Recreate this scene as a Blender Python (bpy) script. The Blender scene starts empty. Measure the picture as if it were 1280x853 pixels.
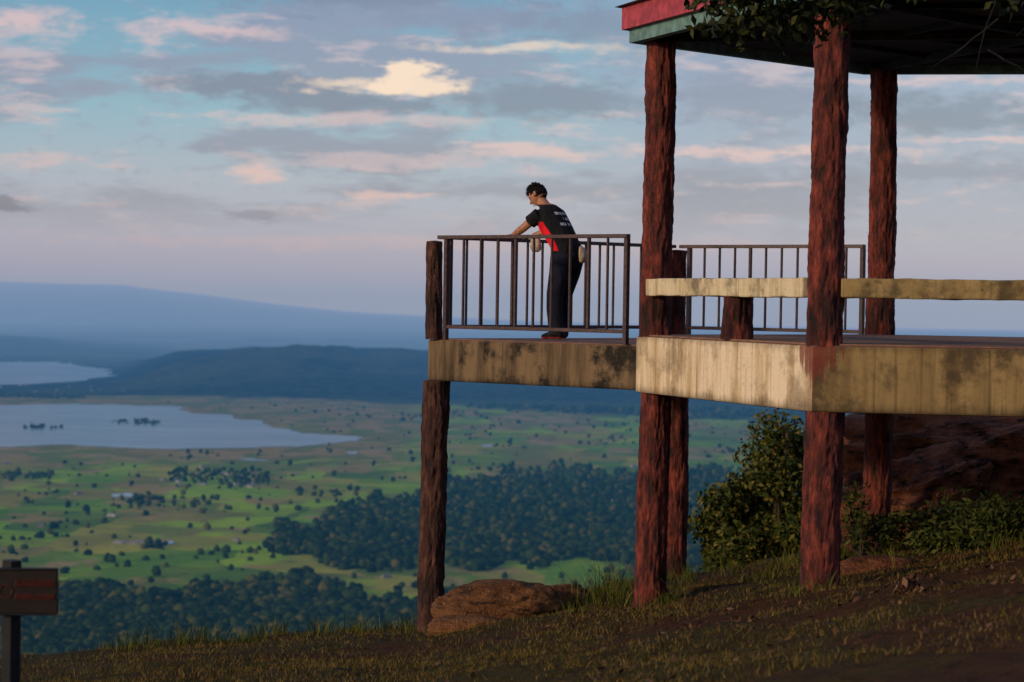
import bpy, math, random
import numpy as np
from mathutils import Vector, Matrix, Euler
random.seed(4); rng=np.random.default_rng(7)
S=bpy.context.scene
S.view_settings.view_transform='Standard'; S.view_settings.look='None'; S.view_settings.exposure=0
# ------------------------------------------------------------------ helpers
def hsh(ix,iy,iz,s):
    v=np.sin(ix*127.1+iy*311.7+iz*74.7+s*53.3)*43758.5453
    return v-np.floor(v)
def vn(x,y,z=0.0,s=0):
    x=np.asarray(x,float);y=np.asarray(y,float);z=np.asarray(z,float)+0*x
    ix,iy,iz=np.floor(x),np.floor(y),np.floor(z)
    f=[x-ix,y-iy,z-iz]; f=[t*t*(3-2*t) for t in f]
    r=0
    for a in (0,1):
        for b in (0,1):
            for c in (0,1):
                w=(f[0] if a else 1-f[0])*(f[1] if b else 1-f[1])*(f[2] if c else 1-f[2])
                r=r+w*hsh(ix+a,iy+b,iz+c,s)
    return r
def fbm(x,y,z=0.0,s=0,o=4):
    r=0;a=.5
    for i in range(o):
        r=r+a*(vn(np.asarray(x)*2**i,np.asarray(y)*2**i,np.asarray(z)*2**i,s+i)-.5); a*=.5
    return r*2
def sst(e0,e1,x):
    t=np.clip((x-e0)/(e1-e0),0,1); return t*t*(3-2*t)

def mesh_obj(name,V,F,mats=(),mi=None,smooth=False,parent=None):
    me=bpy.data.meshes.new(name)
    V=np.asarray(V,dtype=np.float32)
    if isinstance(F,np.ndarray):
        n,k=F.shape
        me.vertices.add(len(V)); me.vertices.foreach_set('co',V.ravel())
        me.loops.add(n*k); me.loops.foreach_set('vertex_index',F.astype(np.int32).ravel())
        me.polygons.add(n); me.polygons.foreach_set('loop_start',np.arange(0,n*k,k,dtype=np.int32))
        me.update(calc_edges=True)
    else:
        me.from_pydata([tuple(map(float,v)) for v in V],[],F); me.update()
    for m in mats: me.materials.append(m)
    if mi is not None: me.polygons.foreach_set('material_index',np.asarray(mi,dtype=np.int32))
    if smooth: me.polygons.foreach_set('use_smooth',np.ones(len(me.polygons),dtype=bool))
    o=bpy.data.objects.new(name,me); S.collection.objects.link(o)
    if parent: o.parent=parent
    return o
def empty(name,loc=(0,0,0)):
    e=bpy.data.objects.new(name,None); S.collection.objects.link(e); e.location=loc; e.empty_display_size=.3; return e
def grid_faces(nr,nc,wrap=False):
    i=np.arange(nr-1)[:,None]; j=np.arange(nc if wrap else nc-1)[None,:]
    j2=(j+1)%nc
    return np.stack([i*nc+j,i*nc+j2,(i+1)*nc+j2,(i+1)*nc+j],-1).reshape(-1,4)

class NT:
    def __init__(s,nt): s.t=nt; nt.nodes.clear()
    def n(s,ty,ins=None,**kw):
        nd=s.t.nodes.new(ty)
        for k,v in kw.items(): setattr(nd,k,v)
        for k,v in (ins or {}).items():
            if isinstance(v,bpy.types.NodeSocket): s.t.links.new(v,nd.inputs[k])
            else: nd.inputs[k].default_value=v
        return nd
    def m(s,op,a,b=0.0,c=None,clamp=False):
        d={0:a,1:b}
        if c is not None: d[2]=c
        return s.n('ShaderNodeMath',d,operation=op,use_clamp=clamp).outputs[0]
    def mix(s,f,a,b,bt='MIX'):
        nd=s.n('ShaderNodeMix',data_type='RGBA',blend_type=bt)
        for i,v in ((0,f),(6,a),(7,b)):
            if isinstance(v,bpy.types.NodeSocket): s.t.links.new(v,nd.inputs[i])
            else: nd.inputs[i].default_value=v if i==0 else (tuple(v)+(1,))[:4]
        return nd.outputs[2]
    def noise(s,vec,scale,detail=4,rough=.55):
        return s.n('ShaderNodeTexNoise',{'Vector':vec,'Scale':scale,'Detail':detail,'Roughness':rough}).outputs['Fac']
    def mapping(s,vec,sc):
        return s.n('ShaderNodeMapping',{'Vector':vec,'Scale':sc}).outputs[0]
    def ramp(s,f,pts,interp='LINEAR'):
        nd=s.n('ShaderNodeValToRGB',{0:f}); cr=nd.color_ramp; cr.interpolation=interp
        while len(cr.elements)<len(pts): cr.elements.new(.5)
        for e,(p,c) in zip(cr.elements,pts):
            e.position=p; e.color=(tuple(c)+(1,))[:4] if hasattr(c,'__len__') else (c,c,c,1)
        return nd.outputs[0]
    def mr(s,v,a,b,c=0.,d=1.):
        return s.n('ShaderNodeMapRange',{0:v,1:a,2:b,3:c,4:d},interpolation_type='SMOOTHSTEP').outputs[0]
def mat(name):
    m=bpy.data.materials.new(name); m.use_nodes=True; t=NT(m.node_tree)
    return m,t
def finish(t,col,rough=.8,bump=None,bs=.3,bd=.02,spec=.3,haze=False,m=None,extra=None):
    b=t.n('ShaderNodeBsdfPrincipled',{'Roughness':rough,'Specular IOR Level':spec})
    if isinstance(col,bpy.types.NodeSocket): t.t.links.new(col,b.inputs['Base Color'])
    else: b.inputs['Base Color'].default_value=(tuple(col)+(1,))[:4]
    if bump is not None:
        bn=t.n('ShaderNodeBump',{'Height':bump,'Strength':bs,'Distance':bd})
        t.t.links.new(bn.outputs[0],b.inputs['Normal'])
    out=b.outputs[0]
    if haze: out=painted_haze(t,out); m.cycles.emission_sampling='NONE'
    o=t.n('ShaderNodeOutputMaterial'); t.t.links.new(out,o.inputs[0])
    return b
def painted_haze(t,sh):
    # valley haze painted into surfaces: haze-coloured emission mixed in by distance from world origin
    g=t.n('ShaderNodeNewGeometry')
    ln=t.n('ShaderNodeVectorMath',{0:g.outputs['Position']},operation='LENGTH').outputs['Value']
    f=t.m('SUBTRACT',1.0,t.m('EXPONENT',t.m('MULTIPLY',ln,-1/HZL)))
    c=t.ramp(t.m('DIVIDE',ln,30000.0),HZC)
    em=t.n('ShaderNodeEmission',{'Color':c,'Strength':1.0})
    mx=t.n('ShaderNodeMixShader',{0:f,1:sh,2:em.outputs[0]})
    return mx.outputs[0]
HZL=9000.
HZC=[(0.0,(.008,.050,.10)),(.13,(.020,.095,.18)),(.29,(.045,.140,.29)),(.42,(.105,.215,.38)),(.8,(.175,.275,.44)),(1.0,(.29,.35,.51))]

# ------------------------------------------------------------------ camera (eye at world origin)
cam=bpy.data.cameras.new('camera'); co=bpy.data.objects.new('camera',cam); S.collection.objects.link(co)
cam.sensor_width=36; cam.lens=84.4; cam.clip_start=.1; cam.clip_end=80000
cam.dof.use_dof=True; cam.dof.focus_distance=24.0; cam.dof.aperture_fstop=2.8
co.matrix_world=Euler((math.radians(90-1.04),0,0)).to_matrix().to_4x4() @ Matrix.Rotation(math.radians(.9),4,'Z')
S.camera=co

# ------------------------------------------------------------------ world
SD=Vector((-.80,-.56,.24)).normalized()
W=bpy.data.worlds.new('World'); S.world=W; W.use_nodes=True
W.cycles.sampling_method='NONE'
t=NT(W.node_tree)
sky=t.n('ShaderNodeTexSky',sky_type='NISHITA',sun_disc=False,sun_elevation=math.asin(SD.z),sun_rotation=math.atan2(SD.x,SD.y)%(2*math.pi))
bg1=t.n('ShaderNodeBackground',{'Color':sky.outputs[0],'Strength':.05})
tc=t.n('ShaderNodeTexCoord'); gen=tc.outputs['Generated']
sp=t.n('ShaderNodeSeparateXYZ',{0:gen}); a=sp.outputs[0]; e=sp.outputs[2]
vec=t.n('ShaderNodeVectorMath',{0:gen,1:(22.,3.,100.)},operation='MULTIPLY').outputs[0]
nt1=t.n('ShaderNodeTexNoise',{'Vector':vec,'Scale':1.0,'Detail':6.,'Roughness':.64}); n1=nt1.outputs['Fac']
n2=t.noise(vec,.36,5,.62)
vec3=t.n('ShaderNodeVectorMath',{0:gen,1:(75.,2.,170.)},operation='MULTIPLY').outputs[0]
n3=t.noise(vec3,1.0,5,.64)
# domain-warped direction used by every cloud bank
wv=t.n('ShaderNodeVectorMath',{0:nt1.outputs['Color'],1:(.060,0,.018),2:gen},operation='MULTIPLY_ADD').outputs[0]
wv=t.n('ShaderNodeVectorMath',{0:wv,1:(.030,0,.009)},operation='SUBTRACT').outputs[0]
base=t.ramp(e,[(0.0,(.20,.265,.43)),(.016,(.27,.27,.42)),(.045,(.27,.30,.43)),(.075,(.14,.29,.42)),(.125,(.028,.19,.34)),(.35,(.09,.18,.34)),(1.0,(.07,.13,.27))])
lowf=t.mr(e,.016,.05,0,.88)
right=t.mr(a,-.02,.10,0,.9)
base=t.mix(t.m('MULTIPLY',right,lowf),base,(.20,.215,.37))
base=t.mix(t.m('MULTIPLY',t.mr(n2,.47,.585),lowf),base,(.135,.140,.275))
base=t.mix(t.m('MULTIPLY',t.mr(n1,.52,.66,0,.80),lowf),base,(.50,.335,.39))
base=t.mix(t.m('MULTIPLY',t.mr(n3,.54,.66,0,.38),lowf),base,(.14,.15,.29))
def blob(a0,e0,ra,re,k,soft,al):
    v=t.n('ShaderNodeVectorMath',{0:wv,1:(1/ra,0,1/re),2:(-a0/ra,0,-e0/re)},operation='MULTIPLY_ADD').outputs[0]
    d=t.n('ShaderNodeVectorMath',{0:v},operation='LENGTH').outputs['Value']
    d=t.m('MULTIPLY_ADD',n3,k,d)
    return t.mr(d,1.1+k*.5,1.1+k*.5-soft,0,al)
LAV=(.070,.083,.20); LV2=(.11,.115,.25); PNK=(.60,.36,.38); CRM=(.84,.58,.42); PK2=(.42,.30,.38)
for (a0,e0,ra,re,c,al,k,so) in [
  (-.08,.125,.11,.009,LAV,.9,1.9,.8),(-.02,.114,.06,.009,LV2,.9,1.8,.9),(.05,.112,.07,.014,LAV,.75,1.8,.9),(.14,.11,.08,.012,LV2,.8,1.8,.9),
  (-.105,.087,.05,.006,LAV,.95,1.7,.7),(-.08,.0815,.05,.006,LAV,.95,1.6,.7),(-.055,.078,.028,.004,LAV,.85,1.6,.7),
  (.013,.082,.055,.011,LAV,.9,1.9,.8),(.10,.083,.06,.012,LV2,.85,2.,.8),
  (.175,.078,.055,.010,LAV,.9,2.,.8),(.18,.055,.08,.006,LV2,.7,2.,.8),
  (-.207,.035,.014,.003,LAV,.9,1.2,.7),(-.107,.033,.024,.003,LV2,.7,1.6,.8),(.0,.045,.09,.005,LV2,.6,1.9,.9),
  (-.20,.109,.026,.0065,PNK,.85,1.9,.9),(-.13,.107,.045,.0055,PNK,.8,2.,.9),(.0,.1035,.055,.003,CRM,.6,1.9,1.),
  (-.07,.0725,.08,.004,PNK,.6,2.,1.),(-.108,.050,.014,.0045,PNK,.9,1.7,.9),(-.06,.056,.07,.004,PK2,.75,2.,.9),(.005,.061,.035,.004,PNK,.8,2.,.9),(-.055,.043,.02,.0025,PNK,.75,1.7,.9),
  (-.068,.0875,.035,.0035,CRM,.7,2.1,1.),(-.048,.0905,.015,.0072,CRM,1.,1.9,.6),(-.040,.0875,.024,.0048,CRM,.95,2.,.7),
  (.10,.062,.09,.003,PNK,.8,2.,1.),(.17,.092,.06,.003,PNK,.7,2.,1.),(.19,.067,.04,.0025,PNK,.75,1.9,1.),(-.02,.022,.2,.004,PK2,.5,1.9,1.)]:
    base=t.mix(blob(a0,e0,ra,re,k,so,al),base,c)
bg2=t.n('ShaderNodeBackground',{'Color':base,'Strength':.90})
ad=t.n('ShaderNodeAddShader',{0:bg1.outputs[0],1:bg2.outputs[0]})
wo=t.n('ShaderNodeOutputWorld'); t.t.links.new(ad.outputs[0],wo.inputs[0])
sl=bpy.data.lights.new('sun','SUN'); sl.energy=2.2; sl.angle=math.radians(4); sl.color=(1,.74,.47)
so=bpy.data.objects.new('sun',sl); S.collection.objects.link(so)
so.rotation_euler=(-SD).to_track_quat('-Z','Y').to_euler()

# ------------------------------------------------------------------ materials
def bark_mat(name,c1,c2,c3):
    m,t=mat(name); g=t.n('ShaderNodeTexCoord').outputs['Object']
    v=t.mapping(g,(13,13,4)); n=t.noise(v,1.0,6,.68); nb=t.noise(g,1.3,4)
    col=t.ramp(n,[(.36,c1),(.50,c2),(.66,c3)])
    col=t.mix(t.m('MULTIPLY',t.mr(nb,.48,.64),.7),col,tuple(v*.6 for v in c1))
    b=t.noise(t.mapping(g,(45,45,14)),1.0,4,.7)
    col=t.mix(t.m('MULTIPLY',t.mr(b,.5,.66),.45),col,tuple(v*.35 for v in c2))
    finish(t,col,.7,t.m('ADD',t.m('MULTIPLY',n,1.6),t.m('MULTIPLY',b,.6)),1.,.035,m=m); return m
M_col=bark_mat('red_brown_painted_bark',(.016,.006,.007),(.130,.023,.017),(.30,.060,.036))
M_col2=bark_mat('weathered_bark',(.016,.009,.008),(.075,.025,.018),(.16,.075,.05))
def conc(name,base,stain,streak,k=.5,red=False):
    m,t=mat(name); g=t.n('ShaderNodeTexCoord').outputs['Object']
    v=t.mapping(g,(7,7,.7)); n=t.noise(v,1.0,5,.6); n2=t.noise(g,2.2,6,.65); n3=t.noise(g,30,4,.6)
    col=t.mix(t.mr(n,.42,.68),base,stain)
    col=t.mix(t.m('MULTIPLY',t.mr(n2,.48,.66),k),col,streak)
    v2=t.mapping(g,(22,22,.5)); ns=t.noise(v2,1.0,3,.5)
    sx=t.n('ShaderNodeSeparateXYZ',{0:g}); z=sx.outputs[2]
    col=t.mix(t.m('MULTIPLY',t.mr(ns,.58,.75),.6),col,streak)
    col=t.mix(t.m('MULTIPLY',t.mr(n3,.52,.75),.35),col,(.10,.08,.06))
    ed=t.m('ADD',t.m('MULTIPLY',n2,.16),t.m('MULTIPLY',ns,.10))
    lo=t.mr(t.m('ADD',t.m('ADD',z,.945),t.m('MULTIPLY',ed,-1.)),-.02,-.13)
    hi=t.mr(t.m('SUBTRACT',t.m('ADD',z,.372),t.m('MULTIPLY',ed,-.8)),.02,.13)
    if name.startswith(('cream','yellow','mossy')):
        col=t.mix(t.m('MULTIPLY',lo,.65),col,tuple(q*.6 for q in streak)); col=t.mix(t.m('MULTIPLY',hi,.6),col,tuple(q*.7 for q in streak))
    cr=t.n('ShaderNodeTexVoronoi',{'Vector':t.mapping(t.n('ShaderNodeVectorMath',{0:g,1:t.n('ShaderNodeTexNoise',{'Vector':g,'Scale':3.}).outputs['Color']},operation='ADD').outputs[0],(1.2,1.2,1.2)),'Scale':1.0},feature='DISTANCE_TO_EDGE').outputs[0]
    crk=t.m('MULTIPLY',t.mr(cr,.008,.0),t.mr(n2,.50,.58))
    col=t.mix(t.m('MULTIPLY',crk,.7),col,(.05,.035,.025))
    if red: # red column paint run down over the corner of the slab
        dx=t.m('SUBTRACT',sx.outputs[0],2.60); dy=t.m('SUBTRACT',sx.outputs[1],20.62)
        dd=t.m('SQRT',t.m('ADD',t.m('MULTIPLY',dx,dx),t.m('MULTIPLY',dy,dy)))
        nr_=t.noise(t.mapping(g,(38,38,1.6)),1.0,4,.6)
        fz=t.mr(z,-.85,-.40)
        q=t.m('ADD',t.m('SUBTRACT',t.m('MULTIPLY',fz,.36),dd),t.m('MULTIPLY',t.m('SUBTRACT',nr_,.5),.9))
        col=t.mix(t.m('MULTIPLY',t.mr(q,.10,.16),.85),col,(.16,.030,.022))
    finish(t,col,.85,t.m('ADD',n3,t.m('MULTIPLY',n2,1.5)),.4,.012,m=m); return m
M_cream=conc('cream_painted_concrete',(.72,.59,.42),(.50,.36,.20),(.17,.11,.055),.6,True)
M_yel=conc('yellowed_concrete',(.30,.205,.085),(.19,.125,.048),(.060,.040,.020),.9,True)
M_old=conc('mossy_concrete',(.18,.12,.065),(.060,.038,.020),(.012,.009,.006),1.2)
M_floor=conc('worn_floor_concrete',(.26,.14,.09),(.19,.10,.07),(.08,.045,.03),.6)
M_bench=conc('bench_concrete',(.62,.52,.34),(.43,.33,.18),(.10,.07,.04),.8)
M_bench2=conc('bench_concrete_yellow',(.34,.24,.10),(.22,.15,.055),(.07,.05,.022),.9)
def simple(name,c,rough=.6,var=.25,sc=20,spec=.3,metal=0):
    m,t=mat(name); g=t.n('ShaderNodeTexCoord').outputs['Object']; n=t.noise(g,sc,4)
    col=t.mix(t.mr(n,.35,.7),tuple(x*(1-var) for x in c),tuple(min(1,x*(1+var)) for x in c))
    b=finish(t,col,rough,n,.2,.005,spec,m=m); b.inputs['Metallic'].default_value=metal; return m
M_rail=simple('brown_painted_steel',(.045,.016,.016),.45,.5,25,.5)
M_teal=simple('teal_painted_timber',(.12,.22,.20),.6,.3,8)
M_redf=simple('red_painted_fascia',(.36,.045,.06),.6,.3,8)
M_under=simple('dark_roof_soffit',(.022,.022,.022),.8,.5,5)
M_roof=simple('roof_sheet',(.10,.05,.045),.7,.3,3)

# ------------------------------------------------------------------ pavilion
P=[Vector((2.58,20.6,0)),Vector((1.26,24.4,0)),Vector((4.0,27.3,0)),Vector((7.82,26.6,0)),Vector((9.14,22.8,0)),Vector((6.4,19.9,0))]
C=sum(P,Vector())/6
pav=empty('lookout_pavilion',(C.x,C.y,-.37))
def par(o,p):
    o.parent=p; o.matrix_parent_inverse=Matrix.Translation(-Vector(p.location)); return o
def bevel(o,w=.012,seg=2):
    b=o.modifiers.new('bevel','BEVEL'); b.width=w; b.segments=seg; b.limit_method='ANGLE'
def prism(name,pts,z0,z1,mats,side,top=0,bot=0,bv=.015):
    n=len(pts); V=[(p[0],p[1],z0) for p in pts]+[(p[0],p[1],z1) for p in pts]
    F=[[i,(i+1)%n,n+(i+1)%n,n+i] for i in range(n)]+[list(range(n))[::-1],list(range(n,2*n))]
    ar=sum(pts[i][0]*pts[(i+1)%n][1]-pts[(i+1)%n][0]*pts[i][1] for i in range(n))
    if ar<0: F=[f[::-1] for f in F]
    o=mesh_obj(name,V,F,mats,list(side)+[bot,top]); 
    if bv: bevel(o,bv)
    return o
def shrink(k): return [C+(p-C)*k for p in P]
sl_=prism('floor_slab',P,-.945,-.372,[M_cream,M_yel,M_floor,M_old],[0,3,1,1,1,1],2,3,.022); par(sl_,pav)
par(prism('floor_screed',shrink(.985),-.371,-.355,[M_floor],[0]*6,0,0,.006),pav)
def bark_col(name,x,y,z0,z1,r,m,seed,parent=None,rough=1.0,nseg=72):
    rows=int((z1-z0)/.022)
    z=np.linspace(z0,z1,rows)[:,None]; th=np.linspace(0,2*np.pi,nseg,endpoint=False)[None,:]
    cx,sy=np.cos(th),np.sin(th)
    n=fbm(cx*4.0+seed,sy*4.0,z*3.2,seed,4)
    n2=np.abs(fbm(cx*7+seed*3,sy*7,z*6.0,seed+9,3))
    n3=fbm(cx*1.2+seed,sy*1.2,z*.8,seed+4,2)
    rr=r*(1+.04*n3)+rough*(.026*n-.036*n2+.008)
    bx=.012*np.sin(z*1.1+seed); by=.012*np.cos(z*.9+seed*2)
    rr=rr*(1+.10*np.exp(-(z-z0)/.35))
    V=np.stack([cx*rr+bx,sy*rr+by,z+0*cx],-1).reshape(-1,3)
    F=grid_faces(rows,nseg,True).tolist()
    k=len(V); V=np.vstack([V,[[0,0,z1+.01]]]); 
    F+= [[(rows-1)*nseg+j,(rows-1)*nseg+(j+1)%nseg,k] for j in range(nseg)]
    o=mesh_obj(name,V,F,[m],smooth=True); o.location=(x,y,0)
    if parent: par(o,parent)
    return o
cols=[]
for i,p in enumerate(P):
    q=p+(C-p).normalized()*.20
    if i==2: q=Vector((4.13,27.0,0))
    cols.append(q)
    base=[-2.75,-3.35,-3.1,-2.9,-2.6,-2.4][i]
    bark_col('column_%d'%(i+1),q.x,q.y,base-.3,-.93,.162 if i==0 else .152,M_col,i+1,pav)
    bark_col('column_upper_%d'%(i+1),q.x-.0,q.y,-.38,2.62,.145,M_col,i+11,pav)
# roof
RH=2.60
def ring(name,k0,k1,z0,z1,m):
    a=[C+(p-C)*k0 for p in P]; b=[C+(p-C)*k1 for p in P]
    V=[(p.x,p.y,z) for pts in (a,b) for z in (z0,z1) for p in pts]
    F=[]
    for i in range(6):
        j=(i+1)%6
        F+=[[i,j,6+j,6+i],[12+j,12+i,18+i,18+j],[i,12+i,12+j,j],[6+i,6+j,18+j,18+i]]
    o=mesh_obj(name,V,F,[m]); par(o,pav); return o
ring('eave_beam',1.0,1.03,RH,RH+.13,M_teal)
ring('fascia',1.01,1.05,RH+.133,RH+.36,M_redf)
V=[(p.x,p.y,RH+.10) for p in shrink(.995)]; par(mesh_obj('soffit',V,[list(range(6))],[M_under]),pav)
V=[(p.x,p.y,RH+.365) for p in shrink(1.07)]+[(C.x,C.y,RH+1.7)]
par(mesh_obj('roof_sheet',V,[[i,(i+1)%6,6] for i in range(6)]+[list(range(6))[::-1]],[M_roof]),pav)
def beam(name,p0,p1,w,h,m,parent=None,bv=.004):
    p0=Vector(p0);p1=Vector(p1);d=(p1-p0);L=d.length;d.normalize()
    up=Vector((0,0,1)) if abs(d.z)<.9 else Vector((1,0,0))
    if abs(d.z)>=.9: up=Vector((.7,.7,0)).normalized()
    s=d.cross(up).normalized(); u=s.cross(d).normalized()
    V=[];
    for q in (p0,p1):
        for (a_,b_) in ((-1,-1),(1,-1),(1,1),(-1,1)): V.append(q+s*(a_*w/2)+u*(b_*h/2))
    F=[[0,1,2,3][::-1],[4,5,6,7]]+[[i,(i+1)%4,4+(i+1)%4,4+i] for i in range(4)]
    o=mesh_obj(name,V,F,[m])
    if bv: bevel(o,bv,1)
    if parent: par(o,parent)
    return o
for i,p in enumerate(P):
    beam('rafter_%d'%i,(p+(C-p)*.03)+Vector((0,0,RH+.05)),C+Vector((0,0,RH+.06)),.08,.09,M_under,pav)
for k,kk in enumerate((.35,.65)):
    pts=shrink(kk)
    for i in range(6): beam('purlin_%d_%d'%(k,i),pts[i]+Vector((0,0,RH+.075)),pts[(i+1)%6]+Vector((0,0,RH+.075)),.05,.05,M_under,pav)

def bench(i,j,m,t0,t1,stubs):
    a,b=cols[i],cols[j]; d=(b-a).normalized(); nrm=Vector((d.y,-d.x,0)); 
    if nrm.dot(C-a)>0: nrm=-nrm
    A=a+d*t0+nrm*.02; B=b-d*t1+nrm*.02
    e=empty('concrete_bench',((A+B)/2)+Vector((0,0,-.36)))
    nn=60; V=[];F=[]
    for k in range(nn+1):
        q=A+(B-A)*(k/nn)
        for c_,(sx_,sz_) in enumerate(((-1,-1),(1,-1),(1,1),(-1,1))):
            jx=.008*float(fbm(k*.35,c_*9.1,i*3.,20+j)); jz=.012*float(fbm(k*.3,c_*5.3,i*2.,40+j))
            V.append(q+nrm*(sx_*.15+jx)+Vector((0,0,.125+sz_*.085+jz)))
    for k in range(nn):
        for c_ in range(4): F.append([k*4+c_,k*4+(c_+1)%4,(k+1)*4+(c_+1)%4,(k+1)*4+c_])
    F+=[[0,1,2,3][::-1],[nn*4+q_ for q_ in range(4)]]
    o=mesh_obj('seat',V,F,[m]); par(o,e); bevel(o,.014,2)
    for s in stubs:
        q=A+(B-A)*s
        bark_col('support_log',q.x,q.y,-.36,.045,.135,M_col,int(s*10)+3,e)
bench(0,1,M_bench,.13,.12,(.47,))
bench(0,5,M_bench2,.13,.12,(.62,))

# extension deck
nrm=Vector((-.727,.687,0)); A=P[1]+nrm*2.85; B=P[2]+nrm*2.85
deck=empty('viewing_deck',((A+C)/2).to_tuple()); deck.location.z=-.47
e1=(P[2]-P[1]).normalized()
dk=prism('deck_slab',[P[1]+e1*.02+nrm*-.02,A-e1*.10+nrm*.06,B+e1*.05+nrm*.06,P[2]-e1*.02+nrm*-.02],-.925,-.474,[M_old,M_floor],[0,0,0,0],1,0,.02); par(dk,deck)
par(prism('deck_screed',[P[1]+e1*.05-nrm*.0,A-e1*.05+nrm*.02,B+nrm*.02,P[2]-e1*.05],-.473,-.462,[M_floor],[0]*4,0,0,.004),deck)
bark_col('deck_post_1',-.835,26.32,-4.1,-.925,.142,M_col2,21,deck)
bark_col('deck_post_top_1',-.86,26.28,-.47,.60,.085,M_col2,22,deck,.6)
bark_col('deck_post_2',2.0,29.05,-4.2,-.925,.142,M_col,23,deck)
bark_col('deck_post_top_2',1.98,29.1,-.47,.60,.12,M_col,24,deck,.8)
def railing(p0,p1,n,post0=True,post1=True,inset0=0,inset1=0):
    e=empty('metal_railing',((p0+p1)/2)+Vector((0,0,-.46)))
    d=(p1-p0).normalized(); q0=p0+d*inset0; q1=p1-d*inset1
    beam('top_rail',p0-d*.02+Vector((0,0,.645)),p1+d*.02+Vector((0,0,.645)),.065,.04,M_rail,e)
    beam('bottom_rail',q0+Vector((0,0,-.33)),q1+Vector((0,0,-.33)),.04,.04,M_rail,e)
    for k in range(n+1):
        q=q0+(q1-q0)*(k/n)
        end=(k==0 and post0) or (k==n and post1)
        w=.05 if end else (.034 if k%4==0 else .024)
        beam('post_%d'%k if end else 'baluster_%d'%k,q+Vector((0,0,-.465 if end else -.31)),q+Vector((0,0,.624)),w,w,M_rail,e,.003)
rf0=Vector((-.80,26.27,0)); rf1=P[1]+nrm*.14
railing(rf0,rf1,10,inset0=.10)
railing(rf0+Vector((.03,.06,0)),Vector((1.93,28.98,0)),15,post0=False,inset1=.1,inset0=.12)
railing(Vector((2.03,28.98,0)),P[2]+Vector((-.02,.05,0)),11,inset0=.12)

# ------------------------------------------------------------------ near ground
def gz(x,y,noise=True):
    x=np.asarray(x,float); y=np.asarray(y,float)
    sx=np.where(x>-.86,.186*np.minimum(x,7)+.05*np.maximum(x-7,0),-.16+.05*(x+.86))
    z=-1.16-.0897*np.minimum(y,60)+sx-.35*sst(9,2,y)
    ye=np.interp(x,[-12,-6,-4.7,-3,-1,1,3,5,9],[21,23,24.6,26.3,27.5,29.5,31,34,36])
    ov=np.maximum(y-ye,0)
    z=z-ov*.62*sst(0,2.5,ov)-.05*ov
    if noise: z=z+.10*fbm(x*.7,y*.5,0,3)+.045*fbm(x*3,y*3,0,5)
    return z
def axis(segs):
    r=[]
    for a_,b_,n in segs: r+=list(np.linspace(a_,b_,n,endpoint=False))
    r.append(segs[-1][1]); return np.array(r)
gx=axis([(-220,-10,40),(-10,12,300),(12,220,40)]); gy=axis([(-30,8,20),(8,36,300),(36,520,90)])
GX,GY=np.meshgrid(gx,gy); GZ=np.maximum(gz(GX,GY),-302)
m,t=mat('hillside_soil_and_turf'); g=t.n('ShaderNodeTexCoord').outputs['Object']
n=t.noise(g,.6,6,.6); n2=t.noise(g,9,5,.65); n3=t.noise(g,55,3,.7)
x_=t.n('ShaderNodeSeparateXYZ',{0:g}).outputs[0]
col=t.mix(t.mr(t.m('ADD',n,t.m('MULTIPLY',x_,.02)),.44,.62),(.056,.042,.008),(.068,.027,.010))
col=t.mix(t.mr(n2,.45,.7),col,(.020,.013,.006))
col=t.mix(t.mr(n3,.58,.72),col,(.11,.058,.021))
finish(t,col,.95,t.m('ADD',n2,t.m('MULTIPLY',n3,.6)),.9,.06,.1,m=m)
mesh_obj('hillside_ground',np.stack([GX,GY,GZ],-1).reshape(-1,3),grid_faces(len(gy),len(gx)),[m],smooth=True)

def leaf_mat(name,pts,rough=.7,haze=False):
    m,t=mat(name); r=t.n('ShaderNodeNewGeometry').outputs['Random Per Island']
    col=t.ramp(r,pts)
    finish(t,col,rough,spec=.15,haze=haze,m=m); return m
M_grass=leaf_mat('grass_blades',[(0,(.035,.032,.006)),(.35,(.085,.062,.010)),(.6,(.165,.10,.022)),(.8,(.048,.046,.007)),(1,(.21,.13,.04))])
M_gr2=leaf_mat('green_grass',[(0,(.032,.046,.007)),(.5,(.070,.085,.011)),(1,(.14,.12,.022))])
def blades(name,x,y,h,w,m,lean=.5):
    n=len(x); z=gz(x,y); th=rng.uniform(0,2*np.pi,n); ph=rng.uniform(0,2*np.pi,n); ln=rng.uniform(.1,lean,n)*h
    dx,dy=np.cos(th)*w/2,np.sin(th)*w/2; lx,ly=np.cos(ph)*ln,np.sin(ph)*ln
    V=np.zeros((n,6,3))
    for k,(hh,ll,ww) in enumerate(((0,0,1),(.55,.35,.8),(1,1,.12))):
        for s,sg in ((0,-1),(1,1)):
            V[:,k*2+s]=np.stack([x+lx*ll+sg*dx*ww,y+ly*ll+sg*dy*ww,z-.01+h*hh],-1)
    b=(np.arange(n)*6)[:,None]
    F=np.concatenate([b+np.array([[0,1,3,2]]),b+np.array([[2,3,5,4]])],0)
    return mesh_obj(name,V.reshape(-1,3),F,[m])
N=150000
x=rng.uniform(-7,8,N); y=rng.uniform(13,31,N)
keep=(np.abs(x)<.26*y)&(fbm(x*.9,y*.9,0,30)+rng.uniform(-.25,.25,N)>np.where(x>1.5,.0,-.22))
x,y=x[keep],y[keep]; h=rng.uniform(.015,.055,len(x))*(1+1.2*np.maximum(fbm(x*1.2,y*1.2,0,12),0))
blades('short_grass',x,y,h,rng.uniform(.005,.010,len(x)),M_grass,1.1)
tx,ty,th_,tw=[],[],[],[]
def tuft(cx,cy,n,r,h0,h1):
    tx.append(rng.normal(cx,r,n)); ty.append(rng.normal(cy,r,n)); th_.append(rng.uniform(h0,h1,n)); tw.append(rng.uniform(.005,.012,n))
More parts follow.
